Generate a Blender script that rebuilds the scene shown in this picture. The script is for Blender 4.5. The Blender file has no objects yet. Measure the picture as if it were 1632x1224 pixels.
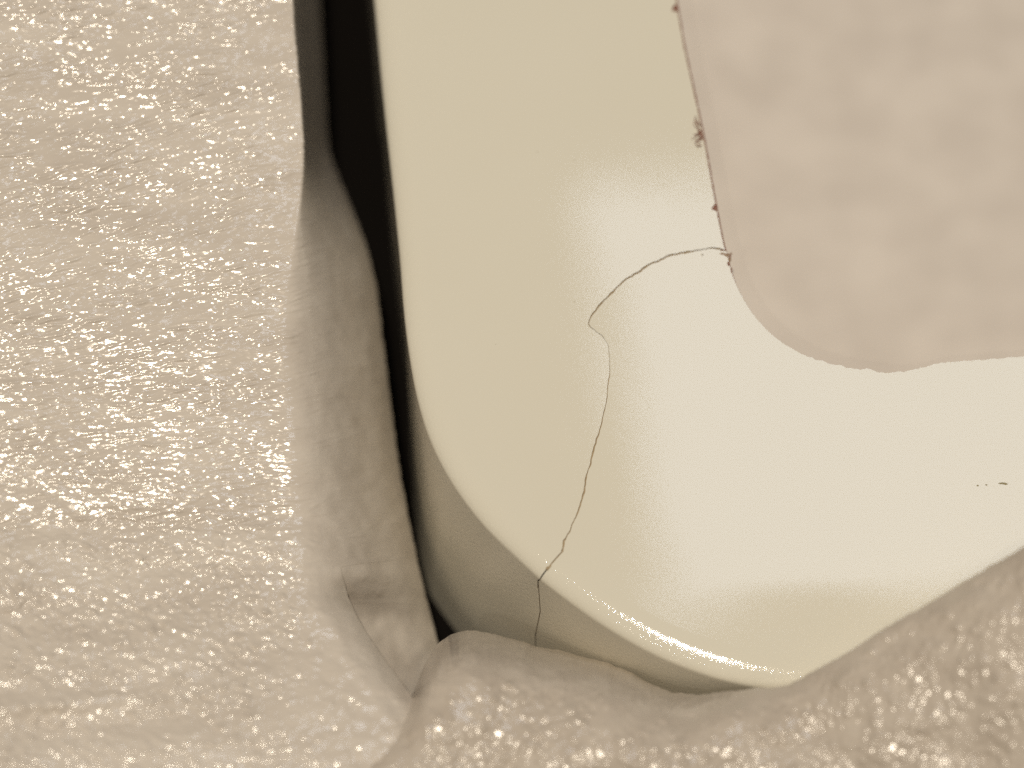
import bpy, bmesh, math, random
import numpy as np
from mathutils import Vector, Matrix
from mathutils.geometry import delaunay_2d_cdt

scene = bpy.context.scene
col = scene.collection
MM = 0.001
BASE = 20.0            # the frame's face lies 20 mm above the foam it rests on

# ------------------------------------------------------------------ camera
TH = math.radians(22.0)
DIST = 160.0
KPX = 64.0 / 1632.0    # millimetres per photograph pixel at the face's centre
V = np.array((0.0, -math.sin(TH), math.cos(TH)))
UP = np.array((0.0, math.cos(TH), math.sin(TH)))
CAM = V * DIST

cam_data = bpy.data.cameras.new('camera')
cam_data.sensor_width = 36.0
cam_data.lens = 36.0 * DIST / 64.0
cam_data.clip_start = 0.005
cam_data.clip_end = 20.0
cam_data.dof.use_dof = True
cam_data.dof.focus_distance = (DIST - 1.0) * MM
cam_data.dof.aperture_fstop = 16.0
cam = bpy.data.objects.new('camera', cam_data)
col.objects.link(cam)
cam.location = (CAM[0] * MM, CAM[1] * MM, (CAM[2] + BASE) * MM)
cam.rotation_euler = (TH, 0, 0)
scene.camera = cam


def P(px, py, z=0.0):
    """Point (mm, z from the frame's face) on the plane z under a photograph pixel."""
    d = -V * DIST + np.array((1.0, 0, 0)) * ((px - 816.0) * KPX) - UP * ((py - 612.0) * KPX)
    t = (z - CAM[2]) / d[2]
    return CAM + d * t


def PA(px, py, z):
    """The same for arrays."""
    px, py, z = np.broadcast_arrays(np.asarray(px, float), np.asarray(py, float), np.asarray(z, float))
    d = (-V * DIST)[None, :] + np.outer((px.ravel() - 816.0) * KPX, (1.0, 0, 0)) - np.outer((py.ravel() - 612.0) * KPX, UP)
    t = (z.ravel() - CAM[2]) / d[:, 2]
    return (CAM[None, :] + d * t[:, None]).reshape(px.shape + (3,))


# ------------------------------------------------------------------ light
world = bpy.data.worlds.new('World')
scene.world = world
world.use_nodes = True
bg = world.node_tree.nodes['Background']
bg.inputs[0].default_value = (1.0, 0.84, 0.66, 1)
bg.inputs[1].default_value = 0.055


def area(name, loc_mm, target_mm, sx, sy, watts, color, roll=0.0, shape='RECTANGLE'):
    l = bpy.data.lights.new(name, 'AREA')
    l.shape = shape
    l.size = sx * MM
    l.size_y = sy * MM
    l.energy = watts
    l.color = color
    o = bpy.data.objects.new(name, l)
    col.objects.link(o)
    a = Vector((loc_mm[0] * MM, loc_mm[1] * MM, (loc_mm[2] + BASE) * MM))
    b = Vector((target_mm[0] * MM, target_mm[1] * MM, (target_mm[2] + BASE) * MM))
    q = (b - a).to_track_quat('-Z', 'Y')
    o.matrix_world = Matrix.Translation(a) @ q.to_matrix().to_4x4() @ Matrix.Rotation(roll, 4, 'Z')
    return o


# the warm room lamp, nearly overhead
area('room_lamp', (-32, -50, 500), (0, 0, 0), 32, 32, 1.64, (1.0, 0.875, 0.70))
# the whiter ceiling panel whose reflection lies on the face
HR = 320.0


def mirror_point(px, py):
    p = P(px, py, 0.0)
    d = p - CAM
    d = d / np.linalg.norm(d)
    r = np.array((d[0], d[1], -d[2]))
    return p + r * (HR / r[2])


c0, c1, c2, c3 = mirror_point(922, 300), mirror_point(1012, 985), mirror_point(1862, 930), mirror_point(1772, 215)
cc = (c0 + c1 + c2 + c3) / 4
wr = (np.linalg.norm(c2 - c1) + np.linalg.norm(c3 - c0)) / 2
hr = (np.linalg.norm(c1 - c0) + np.linalg.norm(c2 - c3)) / 2
ang = math.atan2(-(c1 - c0)[0], -(c1 - c0)[1]) if False else math.atan2((c0 - c1)[0], (c0 - c1)[1])
lp = bpy.data.lights.new('ceiling_panel', 'AREA')
lp.shape = 'RECTANGLE'
lp.size = wr * MM
lp.size_y = hr * MM
lp.energy = 0.125
lp.color = (0.80, 0.88, 1.0)
lo = bpy.data.objects.new('ceiling_panel', lp)
col.objects.link(lo)
lo.matrix_world = Matrix.Translation((cc[0] * MM, cc[1] * MM, (cc[2] + BASE) * MM)) @ Matrix.Rotation(-ang, 4, 'Z')
# a small bulb beyond the lower left, seen as glints on the rounded edge and the foam
area('small_bulb', (-125, -215, 380), (5, -10, 0), 16, 16, 0.085, (1.0, 0.91, 0.77), shape='DISK')

scene.view_settings.view_transform = 'Standard'
scene.view_settings.look = 'None'
scene.view_settings.exposure = 0.0
scene.view_settings.gamma = 1.0
scene.render.engine = 'CYCLES'
scene.cycles.use_denoising = False   # the foam's glints are finer than a denoiser keeps
scene.cycles.max_bounces = 8
scene.cycles.sample_clamp_indirect = 4.0
scene.cycles.sample_clamp_direct = 0.0

# ------------------------------------------------------------------ helpers
rng = np.random.RandomState(7)


def noise2(x, y, seed=0):
    """Gradient noise, about -1..1."""
    r = np.random.RandomState(seed)
    perm = r.permutation(512)
    ga = r.rand(512) * 2 * math.pi
    xi = np.floor(x).astype(int); yi = np.floor(y).astype(int)
    xf = x - xi; yf = y - yi

    def g(ix, iy, fx, fy):
        h = perm[(perm[ix & 511] + iy) & 511]
        return np.cos(ga[h]) * fx + np.sin(ga[h]) * fy
    u = xf * xf * xf * (xf * (xf * 6 - 15) + 10)
    v = yf * yf * yf * (yf * (yf * 6 - 15) + 10)
    a = g(xi, yi, xf, yf); b = g(xi + 1, yi, xf - 1, yf)
    c = g(xi, yi + 1, xf, yf - 1); d = g(xi + 1, yi + 1, xf - 1, yf - 1)
    return 1.5 * ((a * (1 - u) + b * u) * (1 - v) + (c * (1 - u) + d * u) * v)


def sstep(a, b, x):
    t = np.clip((np.asarray(x, float) - a) / (b - a), 0, 1)
    return t * t * (3 - 2 * t)


def interp(pts, key):
    """Smooth curve through (key, value) points."""
    k = np.array([p[0] for p in pts], float); v = np.array([p[1] for p in pts], float)
    key = np.asarray(key, float)
    m = np.gradient(v, k)
    i = np.clip(np.searchsorted(k, key) - 1, 0, len(k) - 2)
    h = k[i + 1] - k[i]; t = np.clip((key - k[i]) / h, 0, 1)
    return ((2 * t**3 - 3 * t**2 + 1) * v[i] + (t**3 - 2 * t**2 + t) * h * m[i]
            + (-2 * t**3 + 3 * t**2) * v[i + 1] + (t**3 - t**2) * h * m[i + 1])


def resample(pts, step):
    """Catmull-Rom through 2-D points, resampled at an even step."""
    p = np.array(pts, float)
    e = np.vstack([2 * p[0] - p[1], p, 2 * p[-1] - p[-2]])
    out = []
    for i in range(1, len(e) - 2):
        t = np.linspace(0, 1, 24, endpoint=False)[:, None]
        a, b, c, d = e[i - 1], e[i], e[i + 1], e[i + 2]
        out.append(0.5 * (2 * b + (c - a) * t + (2 * a - 5 * b + 4 * c - d) * t**2 + (3 * b - a - 3 * c + d) * t**3))
    out = np.vstack(out + [p[-1:]])
    s = np.concatenate([[0], np.cumsum(np.linalg.norm(np.diff(out, axis=0), axis=1))])
    n = max(2, int(round(s[-1] / step)) + 1)
    q = np.linspace(0, s[-1], n)
    return np.stack([np.interp(q, s, out[:, 0]), np.interp(q, s, out[:, 1])], 1)


def mesh_obj(name, verts, faces, mat, parent=None, smooth=True, origin=(0, 0, -BASE)):
    og = np.array(origin, float)
    v = (np.asarray(verts, float) - og) * MM
    me = bpy.data.meshes.new(name)
    me.from_pydata([tuple(p) for p in v], [], [tuple(int(i) for i in f) for f in faces])
    me.validate()
    if smooth:
        me.polygons.foreach_set('use_smooth', [True] * len(me.polygons))
    me.materials.append(mat)
    o = bpy.data.objects.new(name, me)
    col.objects.link(o)
    if parent is not None:
        po = np.array(parent['_o'])
        o.parent = parent
        o.location = tuple((og - po) * MM)
    else:
        o.location = (og[0] * MM, og[1] * MM, (og[2] + BASE) * MM)
    return o


def grid_faces(nr, nc, off=0):
    f = []
    for i in range(nr - 1):
        for j in range(nc - 1):
            a = off + i * nc + j
            f.append((a, a + nc, a + nc + 1, a + 1))
    return f


def grid_obj(name, G, mat, origin, flip=False):
    """One mesh from a (rows, columns, 3) array of points in mm."""
    nr, nc = G.shape[:2]
    og = np.array(origin, float)
    v = ((G.reshape(-1, 3) - og) * MM).astype(np.float32)
    a = (np.arange(nr - 1)[:, None] * nc + np.arange(nc - 1)[None, :]).ravel()
    q = np.stack([a, a + nc, a + nc + 1, a + 1], 1) if not flip else np.stack([a, a + 1, a + nc + 1, a + nc], 1)
    me = bpy.data.meshes.new(name)
    me.vertices.add(len(v)); me.vertices.foreach_set('co', v.ravel())
    me.loops.add(q.size); me.loops.foreach_set('vertex_index', q.ravel().astype(np.int32))
    me.polygons.add(len(q)); me.polygons.foreach_set('loop_start', (np.arange(len(q)) * 4).astype(np.int32))
    me.polygons.foreach_set('use_smooth', np.ones(len(q), bool))
    me.update(calc_edges=True)
    me.materials.append(mat)
    o = bpy.data.objects.new(name, me)
    col.objects.link(o)
    o.location = (og[0] * MM, og[1] * MM, (og[2] + BASE) * MM)
    return o


def splat(x0, x1, y0, y1, items):
    """Raster of small domes, one cell per photograph pixel; items (x, y, length, width, angle, height)."""
    H = np.zeros((int(y1 - y0), int(x1 - x0)))
    for (x, y, rl, rw, an, h) in items:
        R = int(max(rl, rw)) + 2
        cx, cy = x - x0, y - y0
        i0, i1, j0, j1 = int(cy) - R, int(cy) + R + 1, int(cx) - R, int(cx) + R + 1
        if i0 < 0 or j0 < 0 or i1 > H.shape[0] or j1 > H.shape[1]:
            continue
        yy, xx = np.mgrid[i0:i1, j0:j1]
        dx, dy = xx - cx, yy - cy
        c, s_ = math.cos(an), math.sin(an)
        d2 = ((dx * c + dy * s_) / rl) ** 2 + ((-dx * s_ + dy * c) / rw) ** 2
        H[i0:i1, j0:j1] += h * np.clip(1 - d2, 0, None) ** 1.5
    return H


def sample(H, x0, y0, px, py):
    fx = np.clip(px - x0, 0, H.shape[1] - 1.001); fy = np.clip(py - y0, 0, H.shape[0] - 1.001)
    i = fy.astype(int); j = fx.astype(int); a = fy - i; b = fx - j
    return (H[i, j] * (1 - a) * (1 - b) + H[i, np.minimum(j + 1, H.shape[1] - 1)] * (1 - a) * b
            + H[np.minimum(i + 1, H.shape[0] - 1), j] * a * (1 - b) + H[np.minimum(i + 1, H.shape[0] - 1), np.minimum(j + 1, H.shape[1] - 1)] * a * b)


def tag(o, label, cat, group=None):
    o['label'] = label
    o['category'] = cat
    if group:
        o['group'] = group


# ------------------------------------------------------------------ materials
def new_mat(name):
    m = bpy.data.materials.new(name)
    m.use_nodes = True
    nt = m.node_tree
    b = nt.nodes['Principled BSDF']
    return m, nt, b


def N(nt, kind, **kw):
    n = nt.nodes.new(kind)
    for k, v in kw.items():
        if hasattr(n, k):
            setattr(n, k, v)
    return n


def math_node(nt, op, a, b=None, clamp=False):
    n = nt.nodes.new('ShaderNodeMath'); n.operation = op; n.use_clamp = clamp
    for i, s in enumerate((a, b)):
        if s is None:
            continue
        if isinstance(s, (int, float)):
            n.inputs[i].default_value = s
        else:
            nt.links.new(s, n.inputs[i])
    return n.outputs[0]


def foam_material(name, base, rough=0.2, strength=0.25, grain=0.12, stretch=1.0, ior=1.55, mottle=1.0, mscale=0.45):
    """White expanded polyethylene: a thin glossy skin; its cells are real geometry, this adds tone and fine grain."""
    m, nt, b = new_mat(name)
    L = nt.links.new
    tc = N(nt, 'ShaderNodeTexCoord')
    mp = N(nt, 'ShaderNodeMapping')
    mp.inputs['Scale'].default_value = (1000 / stretch, 1000, 1000)
    L(tc.outputs['Object'], mp.inputs['Vector'])
    nz = N(nt, 'ShaderNodeTexNoise'); nz.inputs['Scale'].default_value = 1.0 / grain; nz.inputs['Detail'].default_value = 1.5
    L(mp.outputs[0], nz.inputs['Vector'])
    bu = N(nt, 'ShaderNodeBump'); bu.inputs['Strength'].default_value = strength
    bu.inputs['Distance'].default_value = 0.1 * MM
    L(nz.outputs[0], bu.inputs['Height'])
    L(bu.outputs[0], b.inputs['Normal'])
    mo = N(nt, 'ShaderNodeTexNoise'); mo.inputs['Scale'].default_value = mscale; mo.inputs['Detail'].default_value = 4 if mscale > 0.3 else 1
    L(mp.outputs[0], mo.inputs['Vector'])
    mr = N(nt, 'ShaderNodeMapRange'); mr.inputs['From Min'].default_value = 0.3; mr.inputs['From Max'].default_value = 0.7
    L(mo.outputs[0], mr.inputs['Value'])
    cr = N(nt, 'ShaderNodeMix', data_type='RGBA')
    L(mr.outputs[0], cr.inputs[0])
    cr.inputs[6].default_value = (base[0] * (1 - 0.10 * mottle), base[1] * (1 - 0.115 * mottle), base[2] * (1 - 0.125 * mottle), 1)
    cr.inputs[7].default_value = (min(1, base[0] * 1.06), min(1, base[1] * 1.06), min(1, base[2] * 1.06), 1)
    L(cr.outputs[2], b.inputs['Base Color'])
    b.inputs['Roughness'].default_value = rough
    b.inputs['IOR'].default_value = ior
    return m


FOAM = (0.78, 0.725, 0.68)
foam_left = foam_material('streaked_foam_skin', (0.72, 0.665, 0.598), rough=0.13, strength=0.12, grain=0.10, stretch=4.0)
foam_inner = foam_material('inner_foam_skin', (0.66, 0.60, 0.56), rough=0.30, strength=0.4, grain=0.25)
foam_front = foam_material('bubbly_foam_skin', (0.62, 0.56, 0.49), rough=0.17, strength=0.2, grain=0.2)
foam_back = foam_material('smooth_foam_skin', (0.705, 0.648, 0.59), rough=0.55, strength=0.02, grain=2.5, mottle=0.5, mscale=0.24)

# cream plastic
cream, nt, b = new_mat('cream_gloss_plastic')
L = nt.links.new
tc = N(nt, 'ShaderNodeTexCoord')
mp = N(nt, 'ShaderNodeMapping'); mp.inputs['Scale'].default_value = (1000, 1000, 1000)
L(tc.outputs['Object'], mp.inputs['Vector'])
n1 = N(nt, 'ShaderNodeTexNoise'); n1.inputs['Scale'].default_value = 5.5; n1.inputs['Detail'].default_value = 3
n2 = N(nt, 'ShaderNodeTexNoise'); n2.inputs['Scale'].default_value = 0.14; n2.inputs['Detail'].default_value = 1
L(mp.outputs[0], n1.inputs['Vector']); L(mp.outputs[0], n2.inputs['Vector'])
geo = N(nt, 'ShaderNodeNewGeometry'); sepn = N(nt, 'ShaderNodeSeparateXYZ'); L(geo.outputs['Normal'], sepn.inputs[0])
edge = N(nt, 'ShaderNodeMapRange'); edge.inputs['From Min'].default_value = 0.9996; edge.inputs['From Max'].default_value = 0.97
edge.inputs['To Min'].default_value = 0.0002; edge.inputs['To Max'].default_value = 0.021
L(sepn.outputs[2], edge.inputs['Value'])
h1 = math_node(nt, 'MULTIPLY', n1.outputs[0], edge.outputs[0])
h2 = math_node(nt, 'MULTIPLY', n2.outputs[0], 0.008)
hs = math_node(nt, 'ADD', h1, h2)
bu = N(nt, 'ShaderNodeBump'); bu.inputs['Strength'].default_value = 1.0; bu.inputs['Distance'].default_value = MM
L(hs, bu.inputs['Height']); L(bu.outputs[0], b.inputs['Normal'])
mo = N(nt, 'ShaderNodeTexNoise'); mo.inputs['Scale'].default_value = 0.09; mo.inputs['Detail'].default_value = 4
L(mp.outputs[0], mo.inputs['Vector'])
cr = N(nt, 'ShaderNodeMix', data_type='RGBA')
L(mo.outputs[0], cr.inputs[0])
cr.inputs[6].default_value = (0.79, 0.762, 0.655, 1)
cr.inputs[7].default_value = (0.815, 0.79, 0.69, 1)
# scattered tiny dust specks
sp = N(nt, 'ShaderNodeTexVoronoi', feature='F1'); sp.inputs['Scale'].default_value = 0.42
L(mp.outputs[0], sp.inputs['Vector'])
sd = math_node(nt, 'LESS_THAN', sp.outputs['Distance'], 0.024)
pick = N(nt, 'ShaderNodeSeparateColor'); L(sp.outputs['Color'], pick.inputs[0])
pk = math_node(nt, 'GREATER_THAN', pick.outputs[0], 0.80)
sd = math_node(nt, 'MULTIPLY', sd, pk)
sd = math_node(nt, 'MULTIPLY', sd, 0.35)
c2m = N(nt, 'ShaderNodeMix', data_type='RGBA')
L(sd, c2m.inputs[0]); L(cr.outputs[2], c2m.inputs[6]); c2m.inputs[7].default_value = (0.36, 0.32, 0.24, 1)
L(c2m.outputs[2], b.inputs['Base Color'])
b.inputs['Roughness'].default_value = 0.052
b.inputs['IOR'].default_value = 1.5


def flat_mat(name, c, rough=0.6):
    m, nt, b = new_mat(name)
    tc = N(nt, 'ShaderNodeTexCoord')
    nz = N(nt, 'ShaderNodeTexNoise'); nz.inputs['Scale'].default_value = 4000; nz.inputs['Detail'].default_value = 3
    nt.links.new(tc.outputs['Object'], nz.inputs['Vector'])
    mx = N(nt, 'ShaderNodeMix', data_type='RGBA')
    nt.links.new(nz.outputs[0], mx.inputs[0])
    mx.inputs[6].default_value = (c[0] * 0.7, c[1] * 0.7, c[2] * 0.7, 1)
    mx.inputs[7].default_value = (c[0] * 1.3, c[1] * 1.3, c[2] * 1.3, 1)
    nt.links.new(mx.outputs[2], b.inputs['Base Color'])
    b.inputs['Roughness'].default_value = rough
    return m


brown = flat_mat('dried_brown_glue', (0.25, 0.105, 0.072), 0.5)
brown_pale = flat_mat('pale_brown_residue', (0.36, 0.25, 0.17), 0.7)
olive = flat_mat('olive_scuff', (0.30, 0.26, 0.15), 0.7)
crack_brown = flat_mat('crack_shade_brown', (0.40, 0.31, 0.19), 0.8)  # crack walls, opening lip and strip; the crack's shade put into the colour
white_chip = flat_mat('white_chip', (0.7, 0.68, 0.62), 0.3)

# ------------------------------------------------------------------ the frame
OUTER = [(520, -700), (566, -300), (586, -90), (596, 0), (605, 100), (615, 200), (626, 300), (636, 400), (643, 490),
         (651, 555), (662, 618), (679, 680), (703, 735), (735, 787), (775, 837), (820, 881), (861, 918), (910, 956),
         (960, 991), (1020, 1027), (1080, 1055), (1150, 1079), (1230, 1095), (1330, 1105), (1450, 1110), (1700, 1112), (2300, 1105)]
HOLE = [(985, -700), (1050, -220), (1068, -60), (1078, 0), (1090, 70), (1105, 140), (1121, 215), (1140, 320), (1152, 382),
        (1158, 404), (1167, 438), (1180, 468), (1200, 501), (1230, 534), (1270, 561), (1310, 577), (1350, 586), (1388, 591),
        (1403, 594), (1430, 593), (1452, 592), (1466, 586), (1490, 581), (1540, 576), (1632, 569), (1800, 556), (2300, 518)]
CRACK = [(1158, 400), (1146, 397), (1132, 396), (1110, 399), (1080, 405), (1066, 408), (1048, 416), (1034, 422), (1020, 432),
         (1003, 442), (990, 452), (976, 466), (960, 482), (946, 499), (938, 515), (945, 524), (958, 534), (967, 547), (971, 560),
         (972, 580), (971, 600), (968, 622), (967, 640), (961, 662), (957, 682), (950, 703), (945, 722), (940, 742), (934, 760),
         (932, 778), (927, 796), (921, 816), (912, 836), (906, 850), (897, 862), (889, 876), (880, 888)]
RB = 0.80        # radius of the rounded outer edge, mm
DEPTH = BASE     # the frame's side wall reaches the foam below

outer = np.array([P(x, y)[:2] for x, y in resample(OUTER, 9.0)])
hole_px = resample(HOLE, 3.0)
hole_noise = noise2(np.arange(len(hole_px)) * 0.23, np.zeros(len(hole_px)) + 3.3, 5) + 0.6 * noise2(np.arange(len(hole_px)) * 0.61, np.zeros(len(hole_px)) + 7.7, 6)
rough_w = sstep(1240, 1290, hole_px[:, 0]) * (1 - 0.6 * sstep(1500, 1560, hole_px[:, 0]))
hole_px[:, 1] += hole_noise * (0.35 + 2.0 * rough_w)
hole_px[:, 0] += hole_noise * 0.25
hole = np.array([P(x, y)[:2] for x, y in hole_px])
crack_px = resample(CRACK, 3.0)
cn = noise2(np.arange(len(crack_px)) * 0.33, np.zeros(len(crack_px)) + 1.7, 11)
cn[-12:] *= np.linspace(1, 0, 12); cn[:4] *= 0
tang = np.gradient(crack_px, axis=0); tang /= np.linalg.norm(tang, axis=1)[:, None]
nrm_px = np.stack([-tang[:, 1], tang[:, 0]], 1)
crack_px = crack_px + nrm_px * (cn * 1.1)[:, None]
crack = np.array([P(x, y)[:2] for x, y in crack_px])

t_out = np.gradient(outer, axis=0); t_out /= np.linalg.norm(t_out, axis=1)[:, None]
n_out = np.stack([t_out[:, 1], -t_out[:, 0]], 1)       # right of travel (down, then right) = towards lower left
if np.dot(n_out[len(n_out) // 2], np.array((-1, -1))) < 0:
    n_out = -n_out
n_out = n_out.copy()
# the column where the crack leaves over the edge
ic = int(np.argmin(np.linalg.norm(outer - P(861, 918)[:2], axis=1)))
ih = int(np.argmin(np.linalg.norm(hole - crack[0], axis=1)))


# bring the crack's end onto that column
_end = outer[ic] - n_out[ic] * (1.75 + 0.3)
_w = np.zeros(len(crack)); _w[-16:] = np.linspace(0, 1, 16) ** 1.5
crack = crack + _w[:, None] * (_end - crack[-1])[None, :]


def dish(x, y):
    """Very slight unevenness of the moulded face, mm (x, y in mm)."""
    a = P(1265, 912)[:2]
    d2 = ((x - a[0]) / 6.2) ** 2 + ((y - a[1]) / 2.6) ** 2
    return 0.036 * np.exp(-d2) + 0.012 * noise2(x / 16.0 + 4.1, y / 16.0 + 2.2, 21)


# (inset from the outline, z): from the flat (inset RB) round to the wall (inset 0)
INS = 1.75       # the rounding starts this far in from the outline
PROFILE = [(INS - (INS * math.cos(a)), RB * math.sin(a) - RB) for a in np.linspace(math.pi / 2, 0, 15)]
WALL = [-RB - 0.25, -RB - 1.2, -5.0, -9.0, -14.0, -DEPTH]
MARGIN = 0.3


def crack_half_width(n):
    """Half the crack's opening along its length, mm: open above, closed at the kink, open below."""
    px = [(0, 1.1), (0.10, 1.05), (0.25, 1.15), (0.40, 0.55), (0.455, 0.22), (0.52, 0.30), (0.60, 0.55), (0.75, 0.75), (1.0, 0.95)]
    s = np.linspace(0, 1, n)
    w = np.interp(s, [p[0] for p in px], [p[1] for p in px])
    w = w * (1 + 0.6 * noise2(s * 46, s * 0 + 0.5, 33))
    return np.clip(w * 1.3, 0.25, None) * KPX


tc_ = np.gradient(crack, axis=0); tc_ /= np.linalg.norm(tc_, axis=1)[:, None]
nc_ = np.stack([tc_[:, 1], -tc_[:, 0]], 1)
# towards the upper-left piece
if np.dot(nc_[len(nc_) // 6], np.array((-0.3, 1.0))) < 0:
    nc_ = -nc_
hw = crack_half_width(len(crack))


def corner_tilt(x):
    return 0.0075 * np.clip(x - 4.0, -12, 14) - 0.035


def build_piece(name, side, parent):
    """side +1: upper-left piece, -1: the broken corner piece."""
    if side > 0:
        io = np.arange(0, ic + 1)
        hpart = hole[:ih + 1]
    else:
        io = np.arange(ic, len(outer))
        hpart = hole[ih:]
    oc = outer[io].copy(); on = n_out[io]
    k = 0 if side < 0 else -1
    tdir = t_out[io][k]
    # open the crack across the rounded edge too
    gap = hw[-1] * 0.5 * (-1 if side > 0 else 1)
    oc[k] = oc[k] + tdir * gap
    ck = crack + nc_ * (hw * side)[:, None]
    ck[-1] = ck[-1]
    verts = []; faces = []; sharp = []
    nO = len(oc)
    # wall and rounded edge: rings from the wall's foot up to the flat
    rings = []
    zs = [(0.0, z) for z in reversed(WALL)] + [(ins, z) for ins, z in reversed(PROFILE)] + [(INS + MARGIN, 0.0)]
    wob = 0.0
    for ri, (ins, z) in enumerate(zs):
        ring = oc - on * ins
        if z < -RB:
            tq = t_out[io] * (0.085 * (-RB - z) * np.exp(-((io - ic) / 30.0) ** 2))[:, None]
            ring = ring + tq + on * (0.115 * (-RB - z) * np.clip(-on[:, 1] * 2.3 - 0.1, 0, 1))[:, None]
        if z < -RB:   # the crack wanders down the side wall
            wv = 0.10 * math.sin(z * 0.9) + 0.06 * math.sin(z * 2.3 + 1)
            ring = ring.copy(); ring[k] = ring[k] + tdir * wv
        idx = []
        for q in ring:
            zz = z + (float(dish(q[0], q[1])) if z > -RB else 0.0)
            idx.append(len(verts)); verts.append((q[0], q[1], zz))
        rings.append(idx)
    for a, bq in zip(rings[:-1], rings[1:]):
        for j in range(nO - 1):
            faces.append((a[j], a[j + 1], bq[j + 1], bq[j]))
    # flat face: ring -> crack -> hole edge
    ringtop = rings[-1]
    ring_xy = [Vector(verts[i][:2]) for i in ringtop]
    if side > 0:
        loop = ring_xy + [Vector(p) for p in ck[::-1]] + [Vector(p) for p in hpart[::-1][1:]]
    else:
        loop = ring_xy[::-1] + [Vector(p) for p in ck[::-1]] + [Vector(p) for p in hpart[1:]]
    nL = len(loop)
    lo_ = np.array([tuple(p) for p in loop])
    # interior points
    gx, gy = np.meshgrid(np.arange(lo_[:, 0].min(), lo_[:, 0].max(), 0.8), np.arange(lo_[:, 1].min(), lo_[:, 1].max(), 0.8))
    pts = np.stack([gx.ravel(), gy.ravel()], 1)
    pts = pts[(np.abs(pts[:, 0]) < 62) & (np.abs(pts[:, 1]) < 62)]
    inside = np.zeros(len(pts), bool)
    x0, y0 = lo_[:, 0], lo_[:, 1]
    x1, y1 = np.roll(x0, -1), np.roll(y0, -1)
    for a in range(nL):
        c = ((y0[a] > pts[:, 1]) != (y1[a] > pts[:, 1]))
        with np.errstate(divide='ignore', invalid='ignore'):
            xx = (x1[a] - x0[a]) * (pts[:, 1] - y0[a]) / (y1[a] - y0[a]) + x0[a]
        inside ^= c & (pts[:, 0] < xx)
    pts = pts[inside]
    keep = np.ones(len(pts), bool)
    for i in range(0, nL):
        keep &= ((pts[:, 0] - x0[i]) ** 2 + (pts[:, 1] - y0[i]) ** 2) > 0.18
    pts = pts[keep]
    vin = loop + [Vector(p) for p in pts]
    edges = [(i, (i + 1) % nL) for i in range(nL)]
    ov, oe, of, ovi, oei, ofi = delaunay_2d_cdt(vin, edges, [], 1, 1e-7)
    ring_ids = ringtop if side > 0 else ringtop[::-1]
    mapid = {}
    for i, p in enumerate(ov):
        src = [s for s in ovi[i] if s < len(ring_ids)]
        if src:
            mapid[i] = ring_ids[src[0]]
        else:
            mapid[i] = len(verts); verts.append((p[0], p[1], float(dish(p[0], p[1]))))
    for f in of:
        faces.append(tuple(mapid[i] for i in f))
    if side < 0:
        verts[:] = [(x, y, z + (corner_tilt(x) if z > -RB - 0.5 else 0.0)) for x, y, z in verts]
    # walls of the crack and of the opening, going down from the loop
    walk = list(range(len(ring_ids) - 1, nL))
    inv = {}
    for i, src in enumerate(ovi):
        for s in src:
            inv.setdefault(s, i)
    top_i = [mapid[inv[w]] for w in walk]
    wall_faces_start = len(faces)
    prev = None
    tops = [len(verts) + q for q in range(len(top_i))]
    for t in top_i:
        verts.append(verts[t])
    bots = [len(verts) + q for q in range(len(top_i))]
    ncrack = len(ck)
    for q, t in enumerate(top_i):
        x, y, z = verts[t]
        # the opening's lip is thin; the crack goes right through
        zb = -DEPTH if q <= ncrack else -1.6
        verts.append((x, y, zb))
    for q in range(len(top_i) - 1):
        faces.append((tops[q], tops[q + 1], bots[q + 1], bots[q]))
    # end of the rounded edge at the crack, closing the column
    col_ids = [r[k] for r in rings]
    dup = [len(verts) + q for q in range(len(col_ids))]
    for c in col_ids:
        verts.append(verts[c])
    base_i = len(verts)
    fx, fy = verts[col_ids[-1]][:2]
    verts.append((fx, fy, -DEPTH))
    faces.append(tuple(dup) + (base_i,))
    o = mesh_obj(name, verts, faces, cream, parent, origin=ORIGIN)
    me = o.data
    me.materials.append(crack_brown)
    for p in me.polygons:
        if p.index >= wall_faces_start:
            p.material_index = 1
    bm = bmesh.new(); bm.from_mesh(me)
    # consistent winding: the face up, walls outwards
    for f in bm.faces:
        if f.index < wall_faces_start and abs(f.normal.z) > 0.3 and f.normal.z < 0:
            f.normal_flip()
    bm.to_mesh(me); bm.free()
    return o


ORIGIN = (P(862, 918)[0], P(862, 918)[1], -BASE)
frame = bpy.data.objects.new('cracked_frame', None)
frame.empty_display_size = 0.01
col.objects.link(frame)
frame['_o'] = ORIGIN
frame.location = (ORIGIN[0] * MM, ORIGIN[1] * MM, 0)
tag(frame, 'cream plastic frame with rounded corner and a thin crack running across it', 'frame')
pu = build_piece('side_rim', +1, frame)
pl = build_piece('corner_piece', -1, frame)
# added strip just below the surface; its brown paints the crack's shade
mid = np.concatenate([crack, [outer[ic] - n_out[ic] * 0.6]])
tm = np.gradient(mid, axis=0); tm /= np.linalg.norm(tm, axis=1)[:, None]
nm = np.stack([tm[:, 1], -tm[:, 0]], 1) * 0.09
vs = []
for q, m_ in zip(mid, nm):
    vs.append((q[0] + m_[0], q[1] + m_[1], -0.13)); vs.append((q[0] - m_[0], q[1] - m_[1], -0.13))
mesh_obj('crack_shade_strip', vs, [(2 * i, 2 * i + 1, 2 * i + 3, 2 * i + 2) for i in range(len(mid) - 1)], crack_brown, frame, origin=ORIGIN)
pl['label'] = 'broken corner piece below the crack'
# the broken corner sits a hair tilted against the rest
cp = np.array(P(1160, 400)); cp2 = np.array(P(861, 918))


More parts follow.
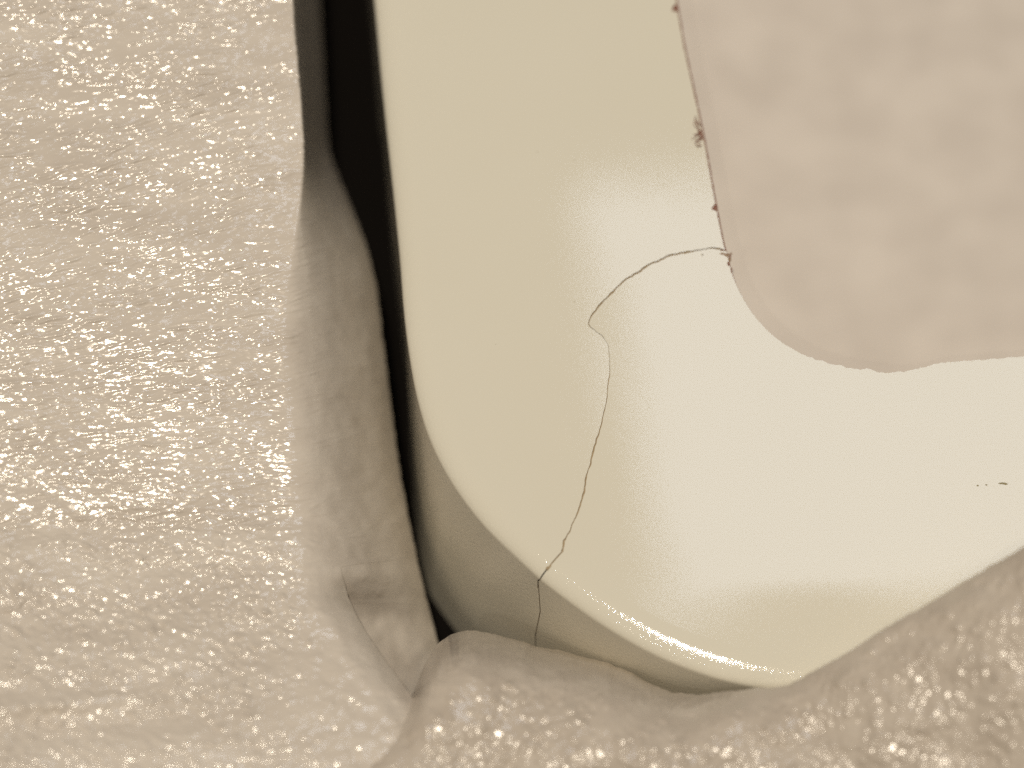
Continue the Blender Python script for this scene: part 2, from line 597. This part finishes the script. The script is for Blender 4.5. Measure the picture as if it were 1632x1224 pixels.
def tube(path, rad, mat, name, parent, seg=6):
    """A tapered round strand along 3-D points (mm)."""
    path = np.asarray(path, float); n = len(path)
    rad = np.broadcast_to(rad, (n,))
    t = np.gradient(path, axis=0); t /= np.linalg.norm(t, axis=1)[:, None] + 1e-12
    a = np.cross(t, (0.13, 0.21, 0.97)); a /= np.linalg.norm(a, axis=1)[:, None] + 1e-12
    bb = np.cross(t, a)
    vs = []
    for i in range(n):
        for s in range(seg):
            w = 2 * math.pi * s / seg
            vs.append(path[i] + rad[i] * (math.cos(w) * a[i] + math.sin(w) * bb[i]))
    fs = []
    for i in range(n - 1):
        for s in range(seg):
            fs.append((i * seg + s, i * seg + (s + 1) % seg, (i + 1) * seg + (s + 1) % seg, (i + 1) * seg + s))
    fs.append(tuple(range(seg))); fs.append(tuple((n - 1) * seg + s for s in range(seg - 1, -1, -1)))
    return vs, fs


# brown line of dried glue along the opening
sel = hole_px[hole_px[:, 1] < 452]
sel = sel[sel[:, 1] > -300]
w = 1.0 - 0.45 * sstep(340, 450, sel[:, 1])
w = w * (1 + 0.5 * np.clip(noise2(np.arange(len(sel)) * 0.37, np.zeros(len(sel)) + 9.1, 44), -0.7, 1))
path = np.array([P(x + 0.4, y, 0.0) for x, y in sel])
vs, fs = tube(path, w * 1.3 * KPX, brown, 'glue_line', frame)
gl = mesh_obj('glue_line', vs, fs, brown, frame, origin=ORIGIN)
# line thins out further round the opening's corner
sel = hole_px[(hole_px[:, 1] >= 440) & (hole_px[:, 0] < 1300) & (hole_px[:, 0] > 1150)]
path = np.array([P(x, y, -0.01) for x, y in sel])
w = np.linspace(0.8, 0.25, len(sel))
vs, fs = tube(path, w * KPX, brown_pale, 'residue_line', frame)
mesh_obj('residue_line', vs, fs, brown_pale, frame, origin=ORIGIN)


def bead(px, py, rx, ry, ang, mat, name='glue_bead', h=0.6, cut=True, seed=0):
    """A flattened drop of glue sitting against the opening's edge, cut off straight along it."""
    vs = []; fs = []
    nu, nv = 16, 5
    c = P(px, py, 0.0)
    e = np.array((math.cos(ang), math.sin(ang)))            # along the edge
    f = np.array((-e[1], e[0]))
    r = np.random.RandomState(seed)
    ph = r.rand(4) * 6
    for j in range(nv + 1):
        a = (math.pi / 2) * j / nv
        for i in range(nu + 1):
            t = math.pi * i / nu if cut else 2 * math.pi * i / nu
            k = 1 + 0.10 * math.sin(3 * t + ph[0]) + 0.06 * math.sin(5 * t + ph[1])
            q = e * (math.cos(t) * rx * math.cos(a) * k) + f * (math.sin(t) * ry * math.cos(a) * k)
            vs.append((c[0] + q[0] * KPX, c[1] + q[1] * KPX, c[2] - 0.03 + math.sin(a) * h * rx * KPX))
    for j in range(nv):
        for i in range(nu):
            a = j * (nu + 1) + i
            fs.append((a, a + 1, a + nu + 2, a + nu + 1))
    if cut:
        fs.append(tuple(j * (nu + 1) for j in range(nv + 1)) + tuple(j * (nu + 1) + nu for j in range(nv - 1, -1, -1)))
    return mesh_obj(name, vs, fs, mat, frame, origin=ORIGIN)


EA = math.atan2(320 - 0, -(1140 - 1078)) # along the edge, upwards in mm space (y up)
bead(1079, 13, 8, 8.5, EA, brown, seed=1)
bead(1141.5, 331, 6.5, 7, EA, brown, seed=2)
bead(1091.5, 77, 2.6, 2.8, EA, brown, seed=3)
bead(1118.5, 214, 10, 5, EA, brown, seed=6, h=0.4)

# tangle of brown fibres stuck to the edge
FIB = [[(1119, 216), (1112, 212), (1107, 220), (1105, 221), (1103, 220)],
       [(1118, 212), (1112, 205), (1112, 198), (1108, 192), (1106, 198), (1110, 203)],
       [(1114, 207), (1110, 196), (1107, 189), (1110, 185)],
       [(1116, 222), (1111, 225), (1109, 230), (1113, 233), (1119, 232)],
       [(1119, 218), (1113, 220), (1108, 227)],
       [(1117, 200), (1113, 196), (1111, 188)],
       [(1118, 221), (1114, 229), (1117, 233)],
       [(1114, 214), (1109, 216), (1106, 213)]]
vs = []; fs = []
for k, fb in enumerate(FIB):
    pp = resample(fb, 1.6)
    z = 0.04 + 0.10 * np.abs(np.sin(np.linspace(0, 3.0, len(pp)) + k))
    path = np.array([P(x, y, zz) for (x, y), zz in zip(pp, z)])
    v2, f2 = tube(path, np.linspace(0.9, 0.5, len(pp)) * KPX, brown, '', None, 5)
    off = len(vs)
    vs += list(v2); fs += [tuple(i + off for i in f) for f in f2]
ft = mesh_obj('fibre_tuft', vs, fs, brown, frame, origin=ORIGIN)

# crumbled residue where the crack meets the opening
def crumb(name, mat, items, seed):
    r = np.random.RandomState(seed)
    vs = []; fs = []
    for (x, y, rx, ry, hh) in items:
        c = P(x, y, 0.0)
        if y > 403:
            c = c + np.array((0, 0, corner_tilt(c[0]) + float(dish(c[0], c[1]))))
        off = len(vs); n = 9
        for j, (s, z) in enumerate(((1.0, -0.02), (0.75, 0.6), (0.3, 0.95))):
            for i in range(n):
                t = 2 * math.pi * i / n
                k = s * (1 + 0.25 * (r.rand() - 0.5))
                vs.append((c[0] + math.cos(t) * rx * k * KPX, c[1] + math.sin(t) * ry * k * KPX, c[2] + z * hh * KPX))
        for j in range(2):
            for i in range(n):
                fs.append((off + j * n + i, off + j * n + (i + 1) % n, off + (j + 1) * n + (i + 1) % n, off + (j + 1) * n + i))
        fs.append(tuple(off + 2 * n + i for i in range(n)))
    return mesh_obj(name, vs, fs, mat, frame, origin=ORIGIN)


crumb('residue_crumb', brown_pale, [(1159, 407, 4.5, 3.2, 2), (1163, 414, 2.6, 5, 2), (1152, 405, 5, 2, 1), (1165, 405, 2, 2, 1.5)], 3)
crumb('glue_crumb', brown, [(1151, 399.5, 5, 1.5, 1.5), (1161, 421, 1.8, 4.5, 1.5), (1164, 409, 1.4, 2.4, 1.5), (1165.5, 431, 1.2, 5, 1)], 4)
crumb('white_flake', white_chip, [(1119.5, 406.5, 2.6, 2.0, 3)], 5)
crumb('scuff_mark', olive, [(1597, 771, 7, 1.6, 0.5), (1602, 772, 4, 1.5, 0.5)], 6)
crumb('dirt_speck', olive, [(1558, 774.5, 2.0, 1.3, 0.4)], 7)
crumb('dirt_speck', olive, [(1571.5, 773.5, 1.8, 1.2, 0.4)], 8)
# a rough nick on the rounded edge
del frame['_o']

# ------------------------------------------------------------------ foam behind the opening, carrying everything
n = 150
gx = np.linspace(3, 120, n); gy = np.linspace(-6, 110, n)
X, Y = np.meshgrid(gx, gy)
Z = -BASE - 0.05 + 0.0 * X
wave = 0.25 * noise2(X / 14 + 1.5, Y / 14, 51) + 0.02 * noise2(X / 3.5, Y / 3.5 + 8, 52)
Z = Z + BASE - 3.4 + wave
vs = np.stack([X, Y, Z], 2).reshape(-1, 3)
back = mesh_obj('backing_foam', vs, [(f[0], f[3], f[2], f[1]) for f in grid_faces(n, n)], foam_back, origin=(0, 0, -BASE))
back['kind'] = 'structure'

dark = flat_mat('gap_shade_black', (0.005, 0.004, 0.0035), 0.9)  # near-black colour stands in for the deep shade of the gap
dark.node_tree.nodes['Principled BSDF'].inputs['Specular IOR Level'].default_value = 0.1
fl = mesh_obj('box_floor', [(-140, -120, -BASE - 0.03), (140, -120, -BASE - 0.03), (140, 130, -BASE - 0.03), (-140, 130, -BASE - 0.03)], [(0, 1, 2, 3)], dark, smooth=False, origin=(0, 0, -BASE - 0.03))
fl['kind'] = 'structure'

# ------------------------------------------------------------------ left foam sheet
E1 = [(-420, 452), (-80, 468), (0, 472), (100, 480), (180, 487), (240, 491), (300, 497), (380, 506), (450, 513), (530, 519), (620, 525),
      (720, 531), (820, 538), (895, 546), (955, 561), (1010, 590), (1060, 625), (1106, 658), (1160, 690), (1230, 720), (1420, 760)]
F = [(-420, 498), (0, 513), (90, 518), (150, 521), (200, 524), (235, 528), (262, 536), (295, 549), (345, 570), (400, 590), (450, 602), (520, 611), (590, 620), (680, 631), (750, 641),
     (830, 656), (885, 667), (945, 681), (1010, 698), (1080, 712), (1180, 730)]
rows = np.concatenate([np.arange(-400, -40, 8.0), np.arange(-40, 1290, 1.35), np.arange(1290, 1400, 8.0)])


def frayed(r):
    return 1.3 * noise2(r / 26.0, r * 0 + 2.0, 61) + 0.8 * noise2(r / 9.0, r * 0 + 5.0, 62)


e1 = interp(E1, rows) + frayed(rows)
fr = interp(F, np.clip(rows, -420, 1180)) + frayed(rows)
# the sheet ends at its fold above and below; between them it bends over and runs down towards the frame
cut = sstep(905, 886, rows)
limit = np.maximum(e1, e1 + (fr - e1) * cut)


def z_left(px, py):
    z = 1.2 + 3.0 * sstep(800, 1330, py) + 0.0035 * (490 - px) + 0.0046 * np.clip(600 - py, -300, 900) + 0.8 * sstep(150, -300, px)
    z = z + 0.22 * noise2(px / 230.0, py / 120.0, 63) + 0.035 * noise2(px / 90.0 + 3, py / 34.0, 64)
    # long soft creases running across
    for (y0, sl, wd, am, xa, xb) in ((842, -0.03, 22, -0.2, -300, 560), (1128, -0.075, 12, 0.3, -300, 260), (1165, -0.06, 26, -0.28, -300, 420), (985, -0.05, 30, -0.18, -300, 380),
                                     (925, -0.04, 40, 0.12, -300, 400), (300, -0.08, 60, 0.1, -200, 480), (190, -0.04, 40, -0.1, 0, 480)):
        yc = y0 + sl * px + 6 * noise2(px / 80.0, px * 0 + y0, 65)
        z = z + am * np.exp(-((py - yc) / wd) ** 2) * (1 - sstep(xb - 140, xb, px))
    return z


def flank_drop(px, py, lim):
    """How far the bent-over side falls below the sheet's top, mm."""
    e = interp(E1, np.minimum(py, 885.0)) - 6 - 66 * sstep(215, 560, py)
    wid = np.maximum(interp(F, np.clip(py, -420, 1180)) - e, 12.0)
    f = np.clip((px - e) / wid, 0, 1.2)
    depth = 12.5 + 6.0 * sstep(520, 190, py)
    return depth * f ** (0.95 + 1.1 * sstep(200, 520, py))


r_ = np.random.RandomState(91)
items = []
xx_ = r_.uniform(-60, 700, 32000); yy_ = r_.uniform(-70, 1290, 32000)
patch = noise2(xx_ / 120.0, yy_ / 60.0, 94) + 0.6 * noise2(xx_ / 45.0, yy_ / 22.0, 95)
for x, y, pt in zip(xx_, yy_, patch):
    big = r_.rand() ** 3
    low = float(sstep(760, 960, y))
    fade = float(sstep(540, 380, x)) * 0.68 + 0.32
    rw = (1.7 + 2.4 * big) * (1 + 0.7 * low)
    rl = rw * (1.5 + (3.5 + 5.0 * big) * (1 - 0.85 * low) * r_.rand())
    an = math.radians(r_.normal(-7 - 8 * math.sin(y / 220.0), 7 + 25 * low))
    am = fade * (0.62 + 0.45 * min(1.0, max(-0.9, pt))) * r_.uniform(0.3, 1.0)
    items.append((x, y, rl, rw, an, am * rw * 0.027 * (1 if r_.rand() < 0.8 else -0.8)))
HL = splat(-80, 660, -90, 1310, items)
NU = 330
U = np.linspace(0, 1, NU)
U = U ** 0.9
PX = -320 + (limit[:, None] - 4 + 320) * U[None, :]
PY = np.repeat(rows[:, None], NU, 1)
ZA = z_left(PX, PY) + sample(HL, -80, -90, PX, PY) * (PX > -60)
ZA -= flank_drop(PX, PY, limit) * sstep(1000, 906, PY)
rnd = np.clip((PX - (limit[:, None] - 75)) / 75.0, 0, 1)
ZA -= 2.2 * rnd ** 2.4 * sstep(906, 960, PY) + 0.0 * rnd
ZA += 0.10 * noise2(PX / 22.0, PY / 24.0, 74) * sstep(470, 560, PX)
A3 = PA(PX, PY, ZA)


def lip(edge, rows, under, low):
    """The cut edge of a sheet: a small rounding, its thickness, and the underside going back."""
    out = []
    for (dx, dz) in ((0.02, -0.12), (0.03, -0.3), (0.02, -0.75), (-0.05, -0.95), (-0.3, -1.02)):
        q = edge.copy(); q[:, 0] += dx; q[:, 2] += dz
        out.append(q)
    for s_ in (0.35, 1.0):
        q = edge.copy()
        q[:, 0] -= 0.3 + under * s_
        q[:, 2] = (edge[:, 2] - 1.1) + (low - (edge[:, 2] - 1.1)) * s_
        out.append(q)
    return np.stack(out, 1)


fold = bpy.data.objects.new('foam_sheet', None)
fold.empty_display_size = 0.01
col.objects.link(fold)
FO = (P(250, 600)[0], P(250, 600)[1], -BASE)
fold.location = (FO[0] * MM, FO[1] * MM, 0)
tag(fold, 'glittering white packing foam sheet with streaked skin left of the dark gap', 'packing foam', 'packing foam sheets')
left = grid_obj('outer_skin', np.concatenate([A3, lip(A3[:, -1, :], rows, 4.0, -BASE)], 1), foam_left, FO)
# the lower end of the bent-over side, tucked in behind the front fold
rows2 = np.arange(850, 1180, 2.0)
fe = interp(F, rows2) + frayed(rows2)
NV = 80
W = np.linspace(0, 1, NV)
start = np.full(len(rows2), 500.0)
PX = start[:, None] + (fe - 4 - start)[:, None] * W[None, :]
PY = np.repeat(rows2[:, None], NV, 1)
ZB = z_left(PX, np.minimum(PY, 960.0)) - flank_drop(PX, PY, None) * (1 - 0.15 * sstep(906, 1060, PY)) - 0.03
ZB = ZB - 3.0 * sstep(906, 990, PY) - 0.9 * np.exp(-((PX - 575 - 0.35 * (PY - 930)) / 60.0) ** 2) * sstep(905, 1010, PY)
ZB += sample(HL, -80, -90, PX, PY) * sstep(980, 910, PY) + 0.10 * noise2(PX / 22.0, PY / 24.0, 74) * sstep(470, 560, PX)
B3 = PA(PX, PY, ZB)
inner = grid_obj('tucked_fold', np.concatenate([B3, lip(B3[:, -1, :], rows2, 3.0, -BASE)], 1), foam_left, FO)
inner['label'] = 'shaded end of the sheet tucked in behind its front fold'
for o in (left, inner):
    o.parent = fold
    o.location = (0, 0, 0)

# ------------------------------------------------------------------ front foam along the bottom
T = [(520, 1290), (600, 1185), (640, 1130), (657, 1106), (680, 1052), (702, 1024), (735, 1006), (780, 1010), (830, 1022), (870, 1033), (930, 1046), (985, 1063),
     (1030, 1086), (1075, 1104), (1130, 1105), (1200, 1098), (1255, 1092), (1300, 1068), (1350, 1041), (1420, 996), (1480, 962), (1550, 920),
     (1632, 872), (1720, 818), (1900, 730)]
ZT = [(520, 1.0), (600, 0.5), (657, -2.0), (702, -5.5), (735, -6.0), (800, -6.5), (860, -6.5), (930, -5.6), (1000, -4.0), (1075, -2.2), (1150, -0.4), (1210, 0.6),
      (1260, 1.3), (1330, 2.2), (1420, 3.6), (1550, 5.5), (1632, 7.0), (1900, 11.0)]
xs = np.arange(540, 1860, 2.0)
ty = interp(T, xs) + 2.4 * noise2(xs / 38.0, xs * 0 + 1.0, 81) + 1.4 * noise2(xs / 13.0, xs * 0 + 4.0, 82)
tz = interp(ZT, xs)
r_ = np.random.RandomState(92)
items = []
for _ in range(7000):
    x = r_.uniform(540, 1740); y = r_.uniform(830, 1330)
    cl = float(noise2(np.array([x / 60.0]), np.array([y / 45.0]), 93)[0])
    rw = 4.2 + 5.5 * r_.rand() ** 2.0
    items.append((x, y, rw * r_.uniform(1.0, 1.35), rw, r_.uniform(0, 3), (0.65 + 0.4 * cl) * r_.uniform(0.3, 1.0) * rw * 0.022 * (1 if r_.rand() < 0.8 else -0.7)))
HC = splat(520, 1780, 810, 1360, items)
NR = 250
S = np.linspace(0, 1, NR) ** 1.1
PYc = ty[:, None] + (1420 - ty)[:, None] * S[None, :]
PXc = np.repeat(xs[:, None], NR, 1)
dd = PYc - ty[:, None]
ztop = np.maximum(3.5, tz + 1.5)[:, None]
ZC = tz[:, None] + (ztop - tz[:, None]) * (1 - np.exp(-dd / 34.0)) - 0.0065 * dd
ZC += (0.5 * noise2(PXc / 150.0, PYc / 90.0, 83) + 0.13 * noise2(PXc / 55.0, PYc / 40.0, 84) + 0.03 * noise2(PXc / 20.0, PYc / 17.0, 85)) * sstep(0, 40, dd)
ZC += sample(HC, 520, 810, PXc, PYc) * sstep(-10, 8, dd)
C3 = PA(PXc, PYc, ZC)
top = C3[:, 0, :]
cols = []
for k, (dy, dz) in enumerate(((-0.3, -5.0), (0.05, -2.6), (0.18, -1.4), (0.2, -0.8), (0.14, -0.45), (0.07, -0.2))):
    q = top.copy(); q[:, 1] += dy; q[:, 2] += dz
    q[:, 2] = np.maximum(q[:, 2], -BASE)
    cols.append(q)
# behind the silhouette the sheet rolls down; keep it in front of the wall / on top of the face
G = np.concatenate([np.stack(cols, 1), C3], 1)
nr, nc2 = G.shape[:2]
front = grid_obj('foam_sheet', G, foam_front, (P(1100, 1200)[0], P(1100, 1200)[1], -BASE))
tag(front, 'bubbly translucent foam mound in front covering the bottom of the frame', 'packing foam', 'packing foam sheets')
